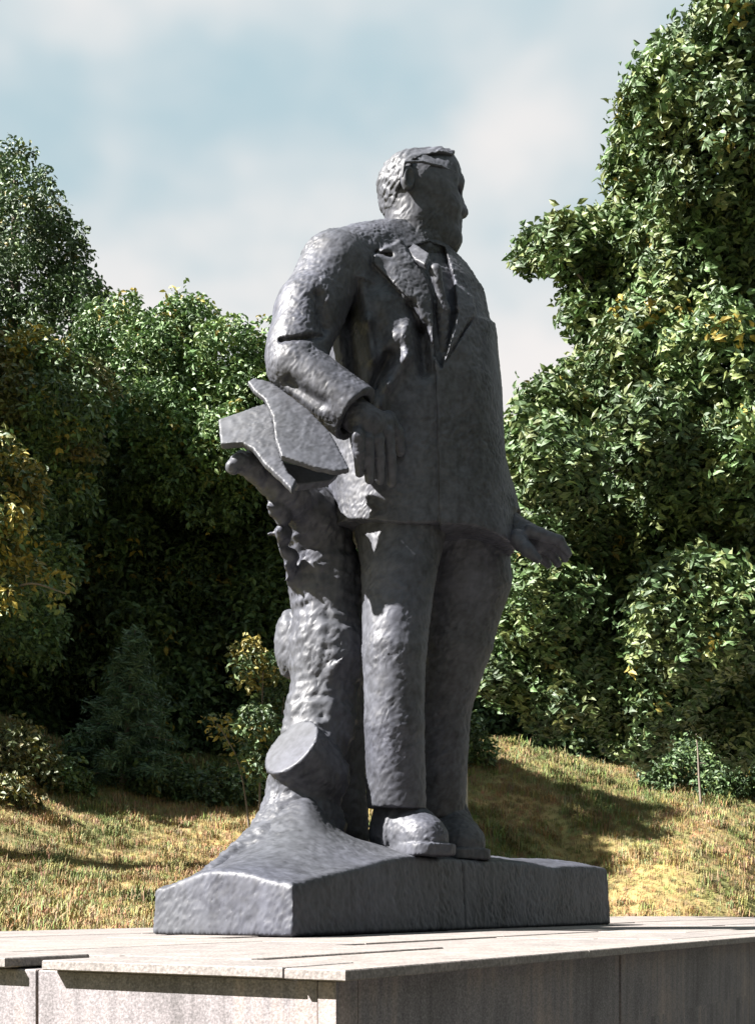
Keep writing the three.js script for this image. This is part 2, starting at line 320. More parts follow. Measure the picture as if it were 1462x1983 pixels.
// tree stump that props the figure
{
  const trunk = chain([[Q(588, 1650, 7.35), 0.22], [Q(584, 1535, 7.4), 0.178], [Q(618, 1400, 7.5), 0.18], [Q(638, 1260, 7.5), 0.2], [Q(632, 1120, 7.5), 0.2], [Q(610, 1010, 7.4), 0.175], [Q(560, 950, 7.1), 0.09], [Q(470, 895, 6.85), 0.05]], 0.1);
  const roots = [cone(Q(664, 1650, 7.75), Q(668, 1330, 7.7), 0.15, 0.11), cone(Q(575, 1600, 7.4), Q(410, 1705, 6.75), 0.17, 0.07), cone(Q(580, 1620, 7.35), Q(520, 1690, 6.6), 0.17, 0.06), cone(Q(598, 1620, 7.35), Q(625, 1680, 6.95), 0.15, 0.06)];
  const n = new THREE.Vector3(-0.57, 0.57, 0.59).normalize(), fc = Q(563, 1446, 7.2);
  const br = cone(fc.clone().addScaledVector(n, -0.26), fc.clone().addScaledVector(n, 0.2), 0.175, 0.194);
  const knob = ellipsoid(Q(560, 1248, 7.62), new THREE.Vector3(1, 0, 0), UP, new THREE.Vector3(0, 0, 1), 0.085, 0.2, 0.12);
  const twigs = [cone(Q(640, 1300, 7.32), Q(666, 1272, 7.24), 0.02, 0.006), cone(Q(500, 890, 6.9), Q(452, 905, 6.82), 0.05, 0.035)];
  for (let k = 0; k < 13; k++) {   // torn bark along the outer edge
    const t = clamp(k / 12 + rr(-0.06, 0.06)), y = mix(920, 1135, t), x = mix(490, 556, Math.sqrt(t)), d = mix(6.95, 7.38, t), l = rr(-4, 30) * (k % 3 ? 0.7 : 1.3);
    twigs.push(cone(Q(x + 16, y + rr(-8, 8), d), Q(x - l * 0.6, y + rr(-26, 14), d - rr(0, 0.1)), rr(0.022, 0.05), rr(0.003, 0.009)));
  }
  const f = (x, y, z) => {
    let d = trunk(x, y, z);
    for (const r of roots) d = smin(d, r(x, y, z), 0.14);
    d = smin(d, knob(x, y, z), 0.04);
    for (const t of twigs) d = smin(d, t(x, y, z), 0.03);
    const pl = (x - fc.x) * n.x + (y - fc.y) * n.y + (z - fc.z) * n.z;
    const b = Math.max(br(x, y, z), pl);
    return smin(d, b, 0.05) > 0 && pl > 0 ? Math.max(smin(d, b, 0.02), Math.min(pl, smin(d, b, 0.02))) : smin(d, b, pl > -0.05 ? 0.005 : 0.05);
  };
  const g = carve(f, ...bounds([Q(400, 1722, 6.65), Q(520, 1712, 6.5), Q(440, 880, 6.6), Q(640, 1400, 7.6), Q(720, 1500, 7.6)], 0.2), 0.0125);
  // bark is rough, the sawn face is smooth
  const p = g.attributes.position, keep = [];
  for (let i = 0; i < p.count; i++) { const pl = (p.getX(i) - fc.x) * n.x + (p.getY(i) - fc.y) * n.y + (p.getZ(i) - fc.z) * n.z, far = Math.hypot(p.getX(i) - fc.x, p.getY(i) - fc.y, p.getZ(i) - fc.z); if (Math.abs(pl) < 0.012 && far < 0.25) keep.push([i, p.getX(i), p.getY(i), p.getZ(i)]); }
  stone(g, GREY, { amp: 0.008, fine: 0.003, bark: 0.012 });
  for (const [i, x, y, z] of keep) p.setXYZ(i, x, y, z);
  g.computeVertexNormals();
  mesh('tree_stump', g, stoneMat, statue);
}
// trousers
{
  const right = chain([[Q(778, 960, 7.42), 0.3], [Q(772, 1110, 7.28), 0.205], [Q(764, 1260, 7.2), 0.176], [Q(763, 1400, 7.21), 0.163], [Q(768, 1570, 7.28), 0.16]], 0.015);
  const left = chain([[Q(885, 960, 7.72), 0.30], [Q(892, 1120, 7.82), 0.298], [Q(878, 1240, 7.85), 0.235], [Q(854, 1370, 7.9), 0.18], [Q(848, 1570, 7.95), 0.16]], 0.02);
  const cut = Q(768, 1560, 7.28).y - 0.02;
  const f = (x, y, z) => {
    let r = right(x, y, z), l = left(x, y, z);
    const fold = 0.009 * noise(x * 2.4, y * 1.3, z * 2.4) + 0.004 * noise(x * 4, y * 9 + 3 * x, z * 4) * smooth(2.6, 2.1, y);
    const d = smin(r, l, 0.06) + fold * 0.8;
    return Math.max(d, cut + 0.06 * (x - 0.106) * -0.8 - y, y - 4.6);
  };
  const g = carve(f, [-0.25, cut - 0.1, -8.4], [0.95, 4.7, -6.8], 0.011);
  mesh('trousers', stone(g, GREY, { amp: 0.0034, fine: 0.0024, tone: 0.42 }), stoneMat, statue);
}
// shoes
function shoe(heel, toe, w) {
  const ax = toe.clone().sub(heel); ax.y = 0; const L = ax.length(); ax.normalize(); const sd = new THREE.Vector3(-ax.z, 0, ax.x);
  const body = chain([[heel.clone().setY(TOP + 0.12), w * 0.95], [heel.clone().lerp(toe, 0.45).setY(TOP + 0.12), w * 1.0], [heel.clone().lerp(toe, 0.82).setY(TOP + 0.075), w * 1.0]], 0.1);
  const ankle = cone(heel.clone().addScaledVector(ax, 0.04).setY(TOP + 0.3), heel.clone().addScaledVector(ax, 0.04).setY(TOP + 0.1), w * 0.95, w * 0.95);
  const mid = heel.clone().lerp(toe, 0.5);
  const f = (x, y, z) => {
    let d = smin(body(x, y, z), ankle(x, y, z), 0.08);
    const t = ((x - heel.x) * ax.x + (z - heel.z) * ax.z) / L;
    const strap = Math.abs(t - 0.38 - 0.3 * (y - TOP - 0.1)) < 0.07 ? -0.012 : 0;
    const sole = Math.hypot(Math.max(0, Math.abs((x - mid.x) * ax.x + (z - mid.z) * ax.z) - L * 0.5), Math.max(0, Math.abs((x - mid.x) * sd.x + (z - mid.z) * sd.z) - w * 0.45)) - w * 0.62;
    d = Math.max(d + strap, TOP + 0.035 - y);
    return Math.max(Math.min(d, Math.max(sole, y - TOP - 0.045)), TOP - 0.02 - y);
  };
  return carve(f, ...bounds([heel.clone().setY(TOP - 0.02), toe.clone().setY(TOP + 0.36)], w + 0.12), 0.009);
}
mesh('shoe', stone(shoe(Q(760, 1640, 7.42), Q(836, 1655, 7.12), 0.132), GREY, { amp: 0.004, fine: 0.002 }), stoneMat, statue);
mesh('shoe', stone(shoe(Q(852, 1640, 8.02), Q(905, 1655, 7.75), 0.135), GREY, { amp: 0.004, fine: 0.002 }), stoneMat, statue);

// jacket
{
  const secs = [[1040, 812, 7.52, 0.535, 0.40], [900, 806, 7.5, 0.505, 0.39], [760, 800, 7.48, 0.485, 0.40], [640, 790, 7.47, 0.49, 0.385], [560, 782, 7.47, 0.47, 0.33], [510, 776, 7.46, 0.40, 0.255], [470, 776, 7.45, 0.25, 0.20], [440, 778, 7.45, 0.16, 0.15]]
    .map(([py, px, d, a, b]) => { const c = Q(px, py, d); return { y: c.y, x: c.x, z: c.z, a, b }; });
  const torso = (x, y, z) => {
    let i = 0; while (i < secs.length - 2 && y > secs[i + 1].y) i++;
    const s = secs[i], e = secs[i + 1], t0 = clamp((y - s.y) / (e.y - s.y)), t = t0;
    const cx = mix(s.x, e.x, t), cz = mix(s.z, e.z, t), a = mix(s.a, e.a, t), b = mix(s.b, e.b, t);
    const u = (x - cx) * RT.x + (z - cz) * RT.z, v = (x - cx) * FW.x + (z - cz) * FW.z;
    const k = Math.pow(Math.pow(Math.abs(u / a), 2.3) + Math.pow(Math.abs(v / b), 2.3), 1 / 2.3), g = Math.hypot(u / a / a, v / b / b) / Math.max(k, 1e-3);
    return (k - 1) / Math.max(g, 0.5);
  };
  const shR = Q(646, 524, 7.12), shL = Q(890, 628, 7.78);
  const armR = chain([[shR, 0.182], [Q(600, 604, 7.0), 0.172], [Q(572, 690, 6.9), 0.162]], 0.06);
  const fa = Q(572, 712, 6.87), fb = Q(690, 803, 6.8), fdir = fb.clone().sub(fa).normalize();
  const fore = cone(fa, fb.clone().addScaledVector(fdir, 0.1), 0.152, 0.154), bore = cone(fb.clone().addScaledVector(fdir, -0.12), fb.clone().addScaledVector(fdir, 0.3), 0.10, 0.135);
  const lb = Q(968, 1008, 7.6), la = Q(912, 830, 7.85), ldir = lb.clone().sub(la).normalize();
  const armL = chain([[shL, 0.165], [Q(900, 740, 7.85), 0.165], [la, 0.16], [lb, 0.125]], 0.08);
  const yoke = [cone(Q(700, 505, 7.28), Q(862, 590, 7.7), 0.17, 0.15), cone(Q(728, 487, 7.32), Q(654, 512, 7.14), 0.105, 0.155)];
  const hem = Q(850, 1012, 7.15).y;
  // carved relief, drawn on the front of the coat
  const lapelR = [[758, 474], [773, 464], [802, 501], [827, 538], [838, 578], [840, 668], [812, 615], [789, 578], [752, 540], [722, 510], [724, 494], [742, 480]];
  const lapelL = [[878, 546], [896, 558], [916, 575], [922, 608], [900, 634], [868, 690], [852, 720], [884, 606]];
  const vee = [[790, 480], [830, 470], [860, 480], [880, 548], [886, 606], [855, 715], [841, 690], [838, 578], [827, 538], [802, 501]];
  const panel = [[840, 668], [855, 715], [920, 610], [1000, 640], [1000, 1100], [853, 1100], [851, 1010], [849, 900], [845, 760]];
  const ridges = [[[700, 545], [712, 620], 14, 0.045], [[712, 620], [722, 695], 12, 0.05], [[788, 630], [787, 690], 12, 0.04], [[787, 690], [750, 745], 13, 0.05], [[750, 745], [737, 785], 13, 0.05], [[738, 585], [768, 650], 24, 0.03], [[768, 650], [740, 690], 16, 0.02]];
  const valleys = [[[668, 520], [674, 600], 15, 0.05], [[674, 600], [690, 740], 15, 0.06], [[752, 690], [727, 750], 11, 0.05], [[795, 590], [815, 640], 9, 0.045], [[815, 640], [822, 720], 13, 0.07], [[730, 489], [757, 494], 4, 0.035], [[880, 700], [900, 900], 20, 0.015]];
  const armFolds = [[[545, 659], [622, 652], 5, 0.028], [[616, 575], [624, 635], 13, 0.04], [[560, 738], [625, 782], 11, 0.03]];
  const f = (x, y, z) => {
    let t = torso(x, y, z);
    t = smin(t, yoke[0](x, y, z), 0.1); t = smin(t, yoke[1](x, y, z), 0.1);
    t = Math.max(t, hem - 0.02 * Math.sin(x * 9) - y);
    const d = -z, px = PXW / 2 + x / d * FOC, py = HORIZON - (y - EYE) / d * FOC;
    let rel = 0, ra = 0;
    const front = (x - 0.12) * FW.x + (z + 7.48) * FW.z;
    if (front > -0.05 && d < 7.75) {
      const w = smooth(-0.05, 0.08, front);
      for (const [a, b, wd, h] of ridges) { const q = segD(px, py, a, b) / wd; if (q < 3) rel += h * Math.exp(-q * q); }
      for (const [a, b, wd, h] of valleys) { const q = segD(px, py, a, b) / wd; if (q < 3) rel -= h * Math.exp(-q * q); }
      for (const [a, b, wd, h] of armFolds) { const q = segD(px, py, a, b) / wd; if (q < 3) ra -= h * Math.exp(-q * q); }
      if (py < 760) rel += 0.03 * smooth(2, -2, polySD(lapelR, px, py)) + 0.03 * smooth(2, -2, polySD(lapelL, px, py)) - 0.05 * smooth(2, -2, polySD(vee, px, py));
      rel += 0.022 * smooth(1.5, -1.5, polySD(panel, px, py));
      rel *= w;
    }
    t -= rel;
    let aR = smin(armR(x, y, z), fore(x, y, z), 0.02) - ra;
    const pl = (x - fb.x) * fdir.x + (y - fb.y) * fdir.y + (z - fb.z) * fdir.z; aR = Math.max(aR, pl, -bore(x, y, z));
    const ll = (x - lb.x) * ldir.x + (y - lb.y) * ldir.y + (z - lb.z) * ldir.z;
    const aL = Math.max(armL(x, y, z), ll);
    t = smin(t, aL, 0.08);
    t = smin(t, aR, y > shR.y - 0.1 ? 0.1 : 0.02);
    return t + 0.010 * noise(x * 4.5, y * 3, z * 4.5);
  };
  const g = carve(f, [-0.85, hem - 0.1, -8.25], [0.95, 5.35, -6.45], 0.0078);
  mesh('jacket', stone(g, GREY, { amp: 0.0032, fine: 0.0021, freq: 13, tone: 0.42 }), stoneMat, statue);
  // shirt front and collar
  const sh = (x, y, z) => {
    const d = -z, px = PXW / 2 + x / d * FOC, py = HORIZON - (y - EYE) / d * FOC;
    const t = Math.max(torso(x, y, z) + 0.035, polySD([[780, 462], [840, 462], [872, 500], [890, 560], [896, 640], [850, 730], [820, 600], [790, 500]], px, py) / 330, 7.5 - d > -0.2 ? -1 : 1);
    return t;
  };
  mesh('shirt', stone(carve(sh, [0.05, 4.4, -7.6], [0.6, 5.4, -6.9], 0.011), GREY, { amp: 0.004 }), stoneMat, statue);
}
// a carved flat piece: outline given as survey bearings on a plane through three points
function flat(outline, A, B, C, thick, bend = 0, cell = 0.008, opt = {}) {
  const X = B.clone().sub(A).normalize(), Nn = X.clone().cross(C.clone().sub(A)).normalize(); if (Nn.z < 0) Nn.negate(); const Y = Nn.clone().cross(X);
  const eye = new THREE.Vector3(0, EYE, 0), pts = outline.map(([px, py]) => { const dir = P(px, py, 1).sub(eye), t = A.clone().sub(eye).dot(Nn) / dir.dot(Nn); return eye.clone().addScaledVector(dir, t); });
  const poly = pts.map(p => { const q = p.clone().sub(A); return [q.dot(X), q.dot(Y)]; });
  const f = (x, y, z) => { const qx = x - A.x, qy = y - A.y, qz = z - A.z, u = qx * X.x + qy * X.y + qz * X.z, v = qx * Y.x + qy * Y.y + qz * Y.z, n = qx * Nn.x + qy * Nn.y + qz * Nn.z - bend * Math.sin(u * 5 + v * 3); return Math.max(Math.abs(n + thick / 2) - thick / 2, polySD(poly, u, v)); };
  return stone(carve(f, ...bounds(pts, thick + Math.abs(bend) + 0.04), cell), GREY, { amp: 0.002, fine: 0.0009, ...opt });
}
mesh('paper_stack', flat([[480, 738], [492, 732], [522, 741], [560, 770], [600, 800], [640, 838], [662, 875], [678, 903], [650, 909], [610, 905], [545, 888], [534, 855], [528, 810], [512, 775], [492, 757]], Q(480, 740, 6.86), Q(678, 903, 6.60), Q(545, 888, 6.6), 0.032, 0.02), stoneMat, statue);
mesh('paper_stack', flat([[423, 812], [470, 798], [514, 784], [528, 800], [536, 855], [546, 888], [558, 915], [574, 928], [565, 948], [545, 928], [512, 900], [490, 872], [470, 860], [428, 861]], Q(423, 815, 6.85), Q(565, 945, 6.58), Q(520, 790, 6.87), 0.04, 0.015), stoneMat, statue);
mesh('paper_stack', flat([[548, 893], [600, 905], [660, 912], [640, 930], [580, 938], [560, 925]], Q(548, 893, 6.86), Q(660, 912, 7.0), Q(575, 938, 6.8), 0.05, 0), stoneMat, statue);

// collar and tie
mesh('shirt_collar', flat([[770, 458], [790, 462], [831, 490], [823, 512], [802, 501], [776, 470]], Q(772, 460, 7.27), Q(831, 491, 7.1), Q(802, 501, 7.1), 0.035, 0, 0.008), stoneMat, statue);
{
  const tie = chain([[Q(843, 524, 7.1), 0.036], [Q(847, 545, 7.1), 0.024], [Q(858, 600, 7.14), 0.034], [Q(858, 720, 7.2), 0.038]], 0.02);
  mesh('tie', stone(carve(tie, ...bounds([Q(843, 515, 7.1), Q(862, 740, 7.14)], 0.1), 0.0085), GREY, { amp: 0.003 }), stoneMat, statue);
}
// head, neck and hands: one body
{
  const yaw = 103 * Math.PI / 180, HF = new THREE.Vector3(Math.sin(yaw), 0, Math.cos(yaw)), HR = new THREE.Vector3(-Math.cos(yaw), 0, Math.sin(yaw));
  const hc = Q(815, 385, 7.42), S = FOC / 7.42;
  const L = (px, py, r = 0) => hc.clone().addScaledVector(HF, (px - 815) / S / 0.96).addScaledVector(UP, -(py - 385) / S).addScaledVector(HR, r);   // side view of the head, r = to its right
  const cran = ellipsoid(L(808, 373), HF, UP, HR, 0.215, 0.208, 0.19);
  const faceE = ellipsoid(L(842, 398), HF, UP, HR, 0.148, 0.225, 0.158);
  const parts = [
    [ellipsoid(L(858, 335), HF, UP, HR, 0.085, 0.105, 0.14), 0.08],
    [cone(L(800, 440, 0.10), L(866, 463, 0.035), 0.055, 0.052), 0.08], [cone(L(800, 440, -0.10), L(866, 463, -0.035), 0.055, 0.052), 0.08],
    [cone(L(868, 460, 0.03), L(868, 460, -0.03), 0.058, 0.058), 0.05],
    [cone(L(882, 356, 0.07), L(882, 356, -0.07), 0.026, 0.026), 0.04],
    [cone(L(886, 372), L(895, 401), 0.02, 0.034), 0.025], [cone(L(890, 406, 0.025), L(890, 406, -0.025), 0.02, 0.02), 0.02],
    [cone(L(880, 426, 0.03), L(880, 426, -0.03), 0.036, 0.036), 0.02], [cone(L(879, 440, 0.025), L(879, 440, -0.025), 0.034, 0.034), 0.02],
    [ellipsoid(L(860, 410, 0.085), HF, UP, HR, 0.06, 0.06, 0.05), 0.05], [ellipsoid(L(860, 410, -0.085), HF, UP, HR, 0.06, 0.06, 0.05), 0.05],
    [cone(L(800, 500), L(800, 420), 0.165, 0.15), 0.06], [cone(L(800, 500), L(840, 470), 0.13, 0.10), 0.06],
  ];
  const eyes = [ellipsoid(L(879, 376, 0.075), HF, UP, HR, 0.03, 0.022, 0.045), ellipsoid(L(879, 376, -0.075), HF, UP, HR, 0.03, 0.022, 0.045)];
  const lids = [ellipsoid(L(868, 377, 0.078), HF, UP, HR, 0.03, 0.024, 0.03), ellipsoid(L(868, 377, -0.078), HF, UP, HR, 0.03, 0.024, 0.03)];
  const ears = [1, -1].map(s => { const o = ellipsoid(L(774, 385, s * 0.185), HF, UP, HR, 0.042, 0.07, 0.03), i = ellipsoid(L(778, 385, s * 0.21), HF, UP, HR, 0.024, 0.045, 0.02); return (x, y, z) => smax(o(x, y, z), -i(x, y, z), 0.01); });
  const head = (x, y, z) => {
    let d = smin(cran(x, y, z), faceE(x, y, z), 0.08);
    for (const [p, k] of parts) d = smin(d, p(x, y, z), k);
    for (const e of eyes) d = smax(d, -e(x, y, z), 0.02);
    for (const e of lids) d = smin(d, e(x, y, z), 0.01);
    for (const e of ears) d = smin(d, e(x, y, z), 0.015);
    return Math.max(d, Q(800, 520, 7.4).y - y);
  };
  const geos = [carve(head, ...bounds([L(732, 287, 0.2), L(908, 520, -0.22)], 0.1), 0.0075)];
  // hair
  const line = [[700, 250], [868, 250], [872, 306], [862, 322], [838, 322], [806, 330], [786, 346], [780, 362], [766, 372], [762, 400], [756, 432], [744, 455], [700, 460]];
  const hair = (x, y, z) => {
    const q = [(x - hc.x) * HF.x + (z - hc.z) * HF.z, y - hc.y], px = 815 + q[0] * S * 0.96, py = 385 - q[1] * S;
    const strand = 0.0025 * Math.sin(px * 0.4 + py * 0.5 + 14 * noise(x * 7, y * 7, z * 7)) + 0.016 * noise(x * 9, y * 9, z * 9);
    let d = smin(cran(x, y, z), parts[0][0](x, y, z), 0.08) - 0.014 - strand - 0.012 * smooth(330, 290, py) * smooth(800, 840, px);
    return Math.max(d, polySD(line, px, py) / S);
  };
  mesh('hair', stone(carve(hair, ...bounds([L(725, 270, 0.24), L(890, 465, -0.24)], 0.08), 0.0085), GREY, { amp: 0.003, fine: 0.003 }), stoneMat, statue);
  const glasses = chain([[L(763, 386, 0.20), 0.007], [L(767, 359, 0.205), 0.008], [L(800, 353, 0.2), 0.008], [L(836, 352, 0.178), 0.008], [L(868, 354, 0.142), 0.007]], 0.004);
  mesh('eyeglasses', stone(carve((x, y, z) => glasses(x, y, z), ...bounds([L(755, 340, 0.22), L(910, 395, -0.22)], 0.05), 0.0065), GREY, { amp: 0.001, fine: 0.001 }), stoneMat, statue);
  // right hand hanging from the cuff, fingers down
  const wr = Q(676, 793, 6.84), kn = [[692, 838], [710, 845], [730, 845], [750, 833]], R = [
    [cone(Q(640, 765, 6.85), wr, 0.09, 0.085), 0.03], [cone(wr, Q(715, 820, 6.83), 0.085, 0.075), 0.05], [cone(Q(698, 815, 6.81), Q(742, 818, 6.91), 0.066, 0.058), 0.05]];
  const tips = [[696, 915], [715, 928], [736, 930], [759, 936]];
  kn.forEach(([x, y], i) => { const d = 6.77 + i * 0.045, [tx, ty] = tips[i]; R.push([chain([[Q(x, y - 12, d + 0.03), 0.036], [Q(x + 1, y + 6, d - 0.02), 0.034], [Q(mix(x, tx, 0.55) + 1, mix(y, ty, 0.5), d + 0.01), 0.03], [Q(tx, ty, d + 0.06), 0.025]], 0.012), 0.012]); });
  R.push([chain([[Q(752, 812, 6.98), 0.045], [Q(768, 840, 7.02), 0.036], [Q(776, 875, 7.05), 0.028]], 0.02), 0.03]);
  const handR = (x, y, z) => { let d = R[0][0](x, y, z); for (let i = 1; i < R.length; i++) d = smin(d, R[i][0](x, y, z), R[i][1]); return d; };
  geos.push(carve(handR, ...bounds([Q(640, 765, 6.93), Q(776, 940, 7.1), Q(680, 830, 6.68)], 0.12), 0.0075));
  // left hand held out to the side
  const lw = Q(978, 1018, 7.58), lk = Q(1040, 1046, 7.52), Lp = [[cone(Q(950, 985, 7.62), lw, 0.09, 0.085), 0.03], [cone(lw, lk, 0.085, 0.07), 0.05]];
  [[1050, 1036, 1082, 1046, 1100, 1072, 7.44], [1046, 1044, 1078, 1058, 1094, 1082, 7.5], [1040, 1056, 1066, 1070, 1080, 1092, 7.56], [1030, 1064, 1050, 1080, 1062, 1094, 7.62]].forEach(([a, b, c, d, e, g, w]) => Lp.push([chain([[Q(a - 22, b - 8, w), 0.04], [Q(a, b, w - 0.02), 0.034], [Q(c, d, w), 0.03], [Q(e, g, w + 0.03), 0.022]], 0.012), 0.014]));
  Lp.push([chain([[Q(1000, 1042, 7.45), 0.05], [Q(1022, 1066, 7.40), 0.036], [Q(1040, 1082, 7.38), 0.027]], 0.02), 0.03]);
  const handL = (x, y, z) => { let d = Lp[0][0](x, y, z); for (let i = 1; i < Lp.length; i++) d = smin(d, Lp[i][0](x, y, z), Lp[i][1]); return d; };
  geos.push(carve(handL, ...bounds([Q(950, 985, 7.62), Q(1105, 1098, 7.35)], 0.13), 0.0075));
  geos.forEach((g, i) => mesh(['head', 'hand', 'hand'][i], stone(g, GREY, { amp: 0.003, fine: 0.0022 }), stoneMat, statue));
}

// ---------------------------------------------------------------- trees and shrubs
function leafGeo(len, wid, droop, n = 1, spread = 0) {
  const pos = [];
  for (let k = 0; k < n; k++) {
    const q = new THREE.Quaternion().setFromEuler(n > 1 ? new THREE.Euler(rr(-1.2, 1.2), rnd() * 6.28, rr(-0.9, 0.9)) : new THREE.Euler(0, 0, 0));
    const o = new THREE.Vector3(n > 1 ? rr(-1, 1) : 0, n > 1 ? rr(-1, 1) : 0, n > 1 ? rr(-1, 1) : 0).multiplyScalar(spread), l = len * (n > 1 ? rr(0.7, 1.2) : 1), w = wid * l / len;
    const V = [[0, 0, 0], [-w, 0.25 * w, l * 0.42], [0, -0.12 * w, l * 0.45], [w, 0.25 * w, l * 0.42], [-w * .62, .1 * w - droop * l * .3, l * .75], [w * .62, .1 * w - droop * l * .3, l * .75], [0, -droop * l, l]].map(a => new THREE.Vector3(...a).applyQuaternion(q).add(o));
    for (const f of [[0, 2, 1], [0, 3, 2], [1, 2, 4], [2, 3, 5], [2, 6, 4], [2, 5, 6]]) for (const i of f) pos.push(V[i].x, V[i].y, V[i].z);
  }
  const g = new THREE.BufferGeometry(); g.setAttribute('position', new THREE.Float32BufferAttribute(pos, 3)); g.computeVertexNormals(); return g;
}
const bigLeaf = leafGeo(0.11, 0.028, 0.32), bigSprig = leafGeo(0.098, 0.025, 0.3, 10, 0.11), smallSprig = leafGeo(0.105, 0.028, 0.2, 8, 0.13), needleSprig = leafGeo(0.12, 0.011, 0.1, 14, 0.07);
const barkMat = new THREE.MeshStandardMaterial({ color: new THREE.Color().setRGB(0.10, 0.08, 0.065), roughness: 0.95 });
const paleBark = new THREE.MeshStandardMaterial({ color: new THREE.Color().setRGB(0.34, 0.31, 0.27), roughness: 0.95 });
function limb(pts, r0, r1) {
  const c = new THREE.CatmullRomCurve3(pts), n = Math.max(6, pts.length * 4), g = new THREE.TubeGeometry(c, n, 1, 8), p = g.attributes.position;
  for (let i = 0; i <= n; i++) { const o = c.getPointAt(i / n), r = mix(r0, r1, i / n); for (let j = 0; j <= 8; j++) { const k = i * 9 + j, q = r * (1 + 0.14 * noise(i * 0.9, (j % 8) * 0.8, r0 * 9)); p.setXYZ(k, o.x + (p.getX(k) - o.x) * q, o.y + (p.getY(k) - o.y) * q, o.z + (p.getZ(k) - o.z) * q); } }
  g.computeVertexNormals(); return g;
}
const GREEN = [[0.04, 0.075, 0.024], [0.052, 0.095, 0.03], [0.075, 0.115, 0.032], [0.034, 0.062, 0.026]];
const YELLOW = [[0.20, 0.155, 0.024], [0.16, 0.14, 0.027], [0.11, 0.12, 0.028], [0.06, 0.085, 0.024]];
const OLIVE = [[0.075, 0.082, 0.026], [0.06, 0.075, 0.026], [0.10, 0.085, 0.03], [0.05, 0.07, 0.025]];
function crownItems(clumps, perPx2, pal, opt = {}) {   // clumps: {c, r, k, pal}
  const items = [], { yel = 0.05, droop = 0, size = [0.7, 1.25], shell = 0.55 } = opt;
  for (const cl of clumps) {
    const n = Math.round(perPx2 * cl.r * cl.r * 4 * Math.PI * (cl.k ?? 1)), tone = rr(0.85, 1.18), P2 = cl.pal ?? pal;
    for (let i = 0; i < n; i++) {
      const v = new THREE.Vector3(rr(-1, 1), rr(-1, 1), rr(-1, 1)); if (v.lengthSq() > 1) { i--; continue; }
      const dir = v.clone().normalize(), rad = mix(shell, 1, Math.pow(rnd(), 0.6)) * (1 + 0.28 * fbm(dir.x * 2.3 + cl.c.x, dir.y * 2.3 + cl.c.y, dir.z * 2.3 + cl.c.z, 3) * 2);
      if (noise(dir.x * 3 + cl.c.x * 5, dir.y * 3 + cl.c.y * 5, dir.z * 3) < -0.28 && rnd() < 0.8) continue;
      const p = cl.c.clone().addScaledVector(dir, cl.r * rad * (rnd() < 0.07 ? rr(1.03, 1.3) : 1)); p.y = cl.c.y + (p.y - cl.c.y) * (cl.fy ?? 0.9);
      const e = new THREE.Euler(rr(-0.9, 0.9) + droop, Math.atan2(dir.x, dir.z) + rr(-1.3, 1.3), rr(-0.6, 0.6), 'YXZ');
      const base = rnd() < yel ? YELLOW[Math.floor(rnd() * 3)] : P2[Math.floor(rnd() * P2.length)], t = tone * rr(0.75, 1.3);
      items.push({ p, q: new THREE.Quaternion().setFromEuler(e), s: rr(...size), c: base.map(x => x * t) });
    }
  }
  return items;
}
function tree(name, label, { clumps, trunk, limbs = [], density = 60, pal = GREEN, lift = 1, geo = smallSprig, opt, group, bark = barkMat, leaves = 0 }) {
  const t = thing(name, label, 'tree', group);
  mesh('trunk', limb(...trunk), bark, t);
  for (const l of limbs) mesh('limb', limb(...l), bark, t);
  const items = crownItems(clumps, density, pal, opt); for (const it of items) it.c = it.c.map(v => v * lift);
  if (leaves) {   // the leaves that show largest are picked out singly
    const near = []; for (let i = 0; i < items.length; i += 3) near.push(items[i]);
    const pick = near.map(it => [it, -it.p.z + 0.2 * rnd()]).sort((a, b) => a[1] - b[1]).slice(0, leaves);
    const mats = GREEN.map(c => c.map(v => v * 1.1)).map(c => new THREE.MeshPhysicalMaterial({ color: new THREE.Color().setRGB(...c), roughness: 0.5, transmission: 0.3, thickness: 0 }));
    pick.forEach(([it], i) => { const m = mesh('leaf', bigLeaf, mats[i % mats.length], t); m.position.copy(it.p).add(new THREE.Vector3(rr(-.04, .04), rr(-.04, .04), 0.02)); m.quaternion.copy(it.q); m.scale.setScalar(it.s * 0.88); });
  }
  instanced('crown', geo, leafMat, items, t);
  return t;
}
const CL = (d, arr, jit = 0.6, fy) => arr.map(([x, y, r, k, pal]) => { const dd = d + rr(-jit, jit); return { c: P(x, y, dd), r: r / FOC * dd, k, pal, fy }; });
const onGround = (px, d) => { const x = (px - PXW / 2) / FOC * d; return new THREE.Vector3(x, groundHeight(x, -d) - 0.1, -d); };
function groundAt(px, py, from = 10) { for (let d = from; d < 40; d += 0.05) { const x = (px - PXW / 2) / FOC * d; if (HORIZON - (groundHeight(x, -d) - EYE) / d * FOC < py) return d; } return 24; }
